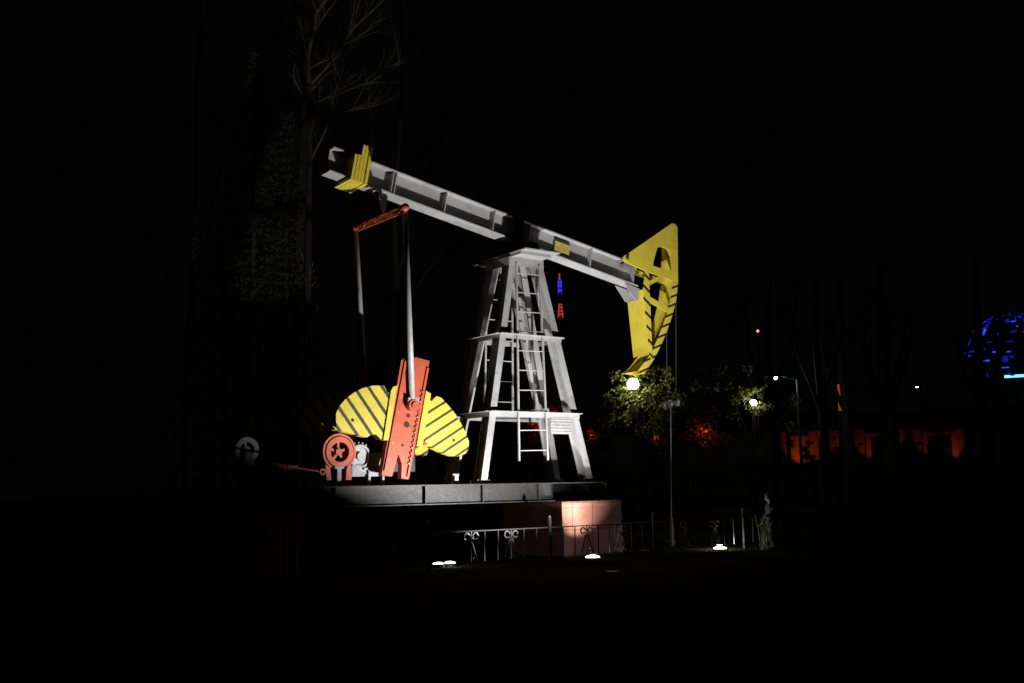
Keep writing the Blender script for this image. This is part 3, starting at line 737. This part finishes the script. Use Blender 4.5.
# slim orange lit column and finial
t = empty('lit_column', (24.6, 79, 0)); MB().box((0, 0, 3.4), (.34, .34, 6.8)).build('shaft', 'wall', t); MB().box((0, 0, 7.8), (.22, .22, 2.0)).build('light_strip', 'orange', t); MB().box((0, 0, 8.85), (.3, .3, .1)).build('cap', 'wall', t)
tag(t, 'slim column with an upright orange light strip rising above the pavilion', 'column')
t = empty('lantern_statue', (20.55, 70, 0)); m = MB()
for z0, z1, r0, r1 in ((0, 4.4, .45, .32), (4.4, 4.9, .38, .40), (4.9, 5.5, .30, .18), (5.5, 5.75, .30, .30), (5.75, 6.3, .18, .26), (6.3, 6.75, .22, .06), (6.75, 7.1, .05, .02)): m.tube((0, 0, z0), (0, 0, z1), r0, r1, 14)
m.build('turned_shaft', 'wall', t); tag(t, 'turned baluster shaped pillar lit orange in front of the pavilion', 'pillar')
spot('red_wash_lamp', (20.3, 68.3, 3.6), (20.55, 70, 5.6), 60, 50, .8, RD, .1)

# red lit trees and black trunks in front of the pavilion
def rt(x, y, clumps, e, lz, seed, label, n=1200):
    leafy('lit_tree', x, y, 5.5, clumps, n, .13, 'redleaf', label, seed, group='trees washed by red light')
    if e: red_wash(x, y - .6, lz, e)
rt(10.8, 60, [(0, 0, 4.4, .8), (-.5, .2, 5.2, .6), (.6, 0, 5.6, .5), (.3, .2, 4.9, .7), (-.9, 0, 4.2, .6), (1.0, .1, 3.9, .7)], 30, 4.5, 31, 'shrubby tree glowing red right of the rod')
rt(8.1, 60.5, [(0, 0, 4.3, .7), (-.7, .2, 4.2, .5), (.6, 0, 3.9, .6)], 10, 4.2, 32, 'low tree with a dull red patch just left of the rod')
rt(4.4, 60.5, [(0, 0, 4.4, .8), (.7, .2, 4.0, .6), (-.7, .3, 4.6, .5)], 7, 4.4, 33, 'low tree with a faint red patch right of the tower leg')
rt(1.2, 59, [(0, 0, 4.2, .6), (-.3, .2, 5.4, .6), (.4, 0, 6.2, .6), (.3, .2, 7.1, .6), (1.3, .1, 5.6, .6), (1.6, 0, 4.6, .6), (0.1, 0, 4.9, .5)], 20, 5.2, 34, 'tree glowing red seen through the tower legs')
red_wash(2.2, 58.3, 5.7, 9)
for i, (x, y, r, lab) in enumerate(((13.6, 55, .22, 'dark tree trunk between the red tree and the globe lamp'), (17.0, 58, .3, 'dark tree left of the orange bay panel'), (19.6, 62, .35, 'dark trunk right beside the orange bay panel'), (21.3, 60, .4, 'dark trunk between the baluster pillar and the slim column'), (23.0, 64, .35, 'dark trunk right of the slim orange column'), (29.6, 66, .5, 'dark trunk in the gap between the orange pilasters'))):
    z = 12 + i * .7
    limb_tree('park_tree', (x, y, 0), [([(x, 0), (x + .1, 5), (x - .1, 9), (x + .2, z)], r, r * .4), ([(x, 6), (x + 1.2, 9), (x + 1.6, 11.5)], r * .4, .04), ([(x, 5.5), (x - 1.1, 8.5), (x - 1.3, 11)], r * .4, .04)], 2, 'dark_shade_bark', lab, seed=40 + i, group='dark park trees before the pavilion')
rq = random.Random(3)
for k, (x, lab) in enumerate(((22.3, 'first'), (24.9, 'x'), (27.6, 'x'), (30.6, 'x'), (32.6, 'x'))):
    lab = ('sparse dark shrub before the left orange bay panel', 'sparse dark shrub behind the slim orange column', 'sparse dark shrub before the first orange doorway frame', 'sparse dark shrub between the two orange doorway frames', 'sparse dark shrub before the rightmost orange pilaster')[k]
    leafy('shrub', x * .86 + .3, 70, 5.0, [(rq.gauss(0, .8), rq.uniform(-.4, .4), 3.4 + rq.gauss(0, .6), rq.uniform(.15, .35)) for _ in range(10)], 420, .11, 'needle', lab, 60 + k, .06, 'dark shrubs in front of the pavilion', 'shrub')
# clipped hedge hiding the pavilion foot
def hedge(x0, x1, y, h, seed, label):
    rnd = random.Random(seed); t = empty('hedge', ((x0 + x1) / 2, y, 0)); bm = bmesh.new(); L = (x1 - x0) / 2
    for i in range(int(L * 900)):
        c = Vector((rnd.uniform(-L, L), rnd.uniform(-.6, .6), h * rnd.random() ** .6 + rnd.uniform(-.1, .15))); s = rnd.uniform(.07, .14)
        n1 = Vector((rnd.gauss(0, 1), rnd.gauss(0, 1), rnd.gauss(0, 1))).normalized(); n2 = n1.orthogonal().normalized(); n3 = n1.cross(n2)
        bm.faces.new([bm.verts.new(c + n2 * s), bm.verts.new(c + n3 * s * .7), bm.verts.new(c - n2 * s), bm.verts.new(c - n3 * s * .7)])
    me = bpy.data.meshes.new('foliage'); bm.to_mesh(me); bm.free(); me.materials.append(M['leaf']); o = bpy.data.objects.new('foliage', me); COL.objects.link(o); o.parent = t
    m = MB()
    for i in range(int(L * 2)): m.tube((-L + i + .5, 0, 0), (-L + i + .5, 0, h * .7), .04, .02, 5)
    m.build('stems', 'dark_shade_bark', t)
    tag(t, label, 'hedge')
hedge(-2, 17, 74, 2.8, 5, 'dark hedge under the red lit trees')
hedge(17, 35, 76, 2.85, 6, 'dark hedge below the orange pavilion bays')

# ------------------------------------------------------------------ blue globe
GC = Vector((43.2, 90, 11.4)); GR = 4.15
t = empty('light_globe', (GC.x, GC.y, 0)); m = MB()
def gp(lat, lon, r=GR): return (math.cos(R(lat)) * math.cos(R(lon)) * r, math.cos(R(lat)) * math.sin(R(lon)) * r, GC.z + math.sin(R(lat)) * r)
for lat in range(-60, 61, 20):
    m.path([gp(lat, lo) for lo in range(0, 361, 12)], .05, 5)
for lo in range(0, 180, 22):
    m.path([gp(la, lo) for la in range(-90, 271, 12)], .05, 5)
m.build('lattice', 'postm', t)
rnd = random.Random(12)
for i in range(84):
    lat = rnd.choice([-20, -10, 0, 10, 20, 30, 40, 50, 60, 70]) + rnd.uniform(-3, 3); lo = rnd.uniform(175, 350); L = rnd.uniform(2, 10)
    mm = 'blueled' if rnd.random() < .22 else 'bluedim'
    if rnd.random() < .75: pts = [gp(lat, lo, GR + .08), gp(lat, lo + L / 2, GR + .08), gp(lat, lo + L, GR + .08)]
    else: pts = [gp(lat, lo, GR + .08), gp(lat + L, lo, GR + .08)]
    MB().path(pts, rnd.uniform(.03, .085), 5).build('blue_light', mm, t)
for (la0, la1, lo, mm, r) in ((48, 33, 206, 'bluedim', .14), (40, 32, 207, 'blueled', .13), (2, -4, 236, 'bluedim', .3), (2, 0, 243, 'bluedim', .25), (52, 50, 240, 'bluedim', .22)):
    MB().path([gp(la0, lo, GR + .1), gp((la0 + la1) / 2, lo, GR + .1), gp(la1, lo, GR + .1)], r * .8, 6).build('blue_light', mm, t)
m = MB(); m.path([gp(-21, lo, GR + .05) for lo in range(233, 300, 4)], .11, 8); m.build('light_bar', 'cyanled', t)
MB().tube((0, 0, 0), (0, 0, 7.3), .9, .5, 14).tube((0, 0, 7.0), (0, 0, 7.5), 1.6, 2.0, 18).build('pedestal', 'postm', t)
MB().tube((-.1, -1.0, 5.6), (-.1, -1.0, 6.6), .28, .05, 6).build('blue_lamp', 'blueled', t)
tag(t, 'lattice globe studded with blue lights on a dark pedestal at the right edge', 'sculpture')
# basin wall below it
t = MB().box((0, 0, .6), (11, .5, 1.2)).box((0, -.02, 1.23), (11.2, .6, .06)).build('basin_wall', 'concrete'); t.location = (42.2, 88, 0)
tag(t, 'low concrete basin wall washed in blue light below the globe', 'wall')
spot('blue_wash_lamp', (37.6, 86.2, 2.2), (37.4, 88, .7), 26, 80, .7, (.03, .07, 1), .2)
point('white_lamp_light', (21.0, 58, 3), 3, (1, 1, .9))

# ------------------------------------------------------------------ person
def skin_mesh(name, verts, edges, radii, m, parent, sub=2, loc=(0, 0, 0)):
    me = bpy.data.meshes.new(name); me.from_pydata(verts, edges, []); o = bpy.data.objects.new(name, me); COL.objects.link(o); o.parent = parent
    o.location = loc
    s = o.modifiers.new('Skin', 'SKIN'); sv = me.skin_vertices[0].data
    for i, r in enumerate(radii): sv[i].radius = (r, r) if not isinstance(r, tuple) else r
    sv[0].use_root = True
    u = o.modifiers.new('Sub', 'SUBSURF'); u.levels = sub; u.render_levels = sub
    me.materials.append(M[m]); 
    for p in me.polygons: p.use_smooth = True
    return o
pr = empty('person', (6.15, 25.6, 0), R(5))   # faces its local -X, towards the machine
tag(pr, 'person with light brown hair and dark jacket standing at the right end of the fence', 'person')
pr.scale = (.88, .88, .765)
vs = [(0, 0, .86), (0, 0, 1.02), (0, 0, 1.20), (-.01, 0, 1.36), (-.02, 0, 1.45), (-.03, 0, 1.52),
      (0, .17, 1.34), (-.02, .23, 1.10), (-.14, .22, .90), (-.18, .21, .84),
      (0, -.17, 1.34), (-.04, -.23, 1.10), (-.22, -.19, 1.02), (-.27, -.17, 1.02),
      (0, .09, .82), (-.02, .10, .46), (.03, .10, .09), (-.13, .11, .035),
      (0, -.09, .82), (-.05, -.10, .46), (.01, -.10, .09), (-.15, -.11, .035)]
es = [(0, 1), (1, 2), (2, 3), (3, 4), (4, 5), (3, 6), (6, 7), (7, 8), (8, 9), (3, 10), (10, 11), (11, 12), (12, 13), (0, 14), (14, 15), (15, 16), (16, 17), (0, 18), (18, 19), (19, 20), (20, 21)]
rad = [(.11, .13), (.09, .12), (.10, .14), (.07, .11), .045, .045, .05, .04, .03, .022, .05, .04, .03, .022, .075, .055, .038, .03, .075, .055, .038, .03]
body = skin_mesh('body', vs, es, rad, 'skin', pr)
# fingers
base_i = len(vs)
for (hx, hy, hz, s) in ((-.19, .21, .82, 1), (-.28, -.17, 1.015, -1)):
    for k in range(5):
        off = (k - 2) * .014; L = (.045, .058, .064, .058, .046)[k]
        dirv = Vector((-.55, (.5 * s if k == 0 else 0), -.75 if s == 1 else -.25)).normalized()
        p0 = Vector((hx, hy + off, hz)); p1 = p0 + dirv * L * .55; p2 = p1 + (dirv + Vector((.2, 0, -.5))).normalized() * L * .5
        skin_mesh('finger', [p0, p1, p2], [(0, 1), (1, 2)], [.009, .008, .006], 'skin', body, 1)
# head
bm = bmesh.new(); bmesh.ops.create_uvsphere(bm, u_segments=28, v_segments=20, radius=1)
for v in bm.verts:
    x, y, z = v.co; sx = .098; 
    w = 1 - max(0, -z) * .28
    f = Vector((x * sx, y * .078 * w, z * .122))
    if x < 0 and z < 0: f.x *= 1 - .12 * (-z) 
    # nose, brow, eye sockets, mouth, chin
    if x < 0:
        f.x -= .022 * math.exp(-((y * .078) / .013) ** 2 - ((z * .122 + .012) / .022) ** 2)
        for s in (-1, 1): f.x += .012 * math.exp(-((y * .078 - s * .03) / .014) ** 2 - ((z * .122 - .012) / .013) ** 2)
        f.x -= .006 * math.exp(-((z * .122 + .055) / .008) ** 2 - ((y * .078) / .025) ** 2)
        f.x -= .010 * math.exp(-((z * .122 + .095) / .02) ** 2 - ((y * .078) / .03) ** 2)
    v.co = f
for s in (-1, 1): bmesh.ops.create_uvsphere(bm, u_segments=10, v_segments=8, radius=.026, matrix=Matrix.Translation((.01, s * .078, -.005)) @ Matrix.Diagonal((.6, .35, 1.15, 1)))
me = bpy.data.meshes.new('head'); bm.to_mesh(me); bm.free(); me.materials.append(M['skin'])
for p in me.polygons: p.use_smooth = True
hd_ = bpy.data.objects.new('head', me); COL.objects.link(hd_); hd_.parent = pr; hd_.location = (-.045, 0, 1.61); hd_.rotation_euler = (0, R(-8), R(18)); hd_.scale = (1.1, 1.1, 1.15)
m = MB()
for s in (-1, 1): m.ball((-.084, s * .03, .012), .011, 8)
m.build('eyes', 'darkhole', hd_, True)
m = MB(); m.box((-.098, 0, -.056), (.012, .042, .007)); m.build('mouth', mat('lips', (.35, .12, .10), .5), hd_)
bm = bmesh.new(); bmesh.ops.create_uvsphere(bm, u_segments=28, v_segments=20, radius=1)
rnd = random.Random(4)
kill = []
for v in bm.verts:
    x, y, z = v.co
    if x < -.35 and z < .42: kill.append(v)
    v.co = Vector((x * .115 + .008, y * .096, z * .135 + .008)) * (1 + rnd.uniform(-.035, .035))
    if z < 0: v.co.z *= 1.15
bmesh.ops.delete(bm, geom=kill, context='VERTS')
me = bpy.data.meshes.new('hair'); bm.to_mesh(me); bm.free(); me.materials.append(M['hair']); ho = bpy.data.objects.new('hair', me); COL.objects.link(ho); ho.parent = hd_
for k in range(40):
    pass
jv = vs[0:5] + vs[6:9] + vs[10:13]
je = [(0, 1), (1, 2), (2, 3), (3, 4), (3, 5), (5, 6), (6, 7), (3, 8), (8, 9), (9, 10)]
skin_mesh('jacket', jv, je, [(.16, .20), (.14, .185), (.15, .20), (.12, .16), .075, .085, .07, .055, .085, .07, .055], 'jacket', pr)
tv = [vs[0], vs[14], vs[15], vs[16], vs[18], vs[19], vs[20]]
skin_mesh('trousers', tv, [(0, 1), (1, 2), (2, 3), (0, 4), (4, 5), (5, 6)], [(.125, .145), .095, .07, .055, .095, .07, .055], 'trousers', pr)
for (x, y) in ((-.06, .105), (-.08, -.105)): MB().ball((x, y, .05), .055, 14, (2.2, .95, .85)).build('shoe', 'shoe', pr, True)

# yellow-green plant at fence end
t = empty('tall_plant', (5.93, 25.4, 0)); m = MB(); rnd = random.Random(9)
for i in range(14):
    x, y = rnd.uniform(-.12, .12), rnd.uniform(-.12, .12); h = rnd.uniform(.45, .86); lx = rnd.uniform(-.12, .14)
    m.path([(x, y, 0), (x + lx * .3, y, h * .5), (x + lx, y, h)], .006, 5)
m.build('stem', 'stalk', t)
bm = bmesh.new()
for i in range(70):
    z = rnd.uniform(.15, .82); x = rnd.uniform(-.14, .16); y = rnd.uniform(-.14, .14); an = rnd.uniform(0, 6.28); L = rnd.uniform(.06, .13); w = .018
    d = Vector((math.cos(an), math.sin(an), rnd.uniform(.2, 1.2))).normalized() * L; o = Vector((-math.sin(an), math.cos(an), 0)) * w; c = Vector((x, y, z))
    bm.faces.new([bm.verts.new(c), bm.verts.new(c + d * .5 + o), bm.verts.new(c + d), bm.verts.new(c + d * .5 - o)])
me = bpy.data.meshes.new('leaves'); bm.to_mesh(me); bm.free(); me.materials.append(M['stalk']); o = bpy.data.objects.new('leaves', me); COL.objects.link(o); o.parent = t
tag(t, 'yellow green stalky plant growing beside the person at the fence end', 'plant')

# ------------------------------------------------------------------ world, camera, render settings
w = bpy.data.worlds.new('World'); scn.world = w; w.use_nodes = True
bg = w.node_tree.nodes['Background']; bg.inputs['Color'].default_value = (.9, .95, 1, 1); bg.inputs['Strength'].default_value = .0009
cam = bpy.data.cameras.new('Camera'); co = bpy.data.objects.new('Camera', cam); COL.objects.link(co); scn.camera = co
F = 1050.0; cam.sensor_width = 36; cam.lens = F * 36 / 1024; cam.clip_end = 3000; cam.clip_start = .1
pitch = math.atan((487 - 341.5) / F)
co.location = (0, 0, 1.6)
co.matrix_world = Matrix.Translation((0, 0, 1.6)) @ Matrix.Rotation(R(90) + pitch, 4, 'X') @ Matrix.Rotation(-R(1.1), 4, 'Z')
scn.view_settings.view_transform = 'Standard'; scn.view_settings.look = 'None'; scn.view_settings.exposure = 0; scn.view_settings.gamma = 1
scn.render.engine = 'CYCLES'; scn.render.resolution_x = 1024; scn.render.resolution_y = 683
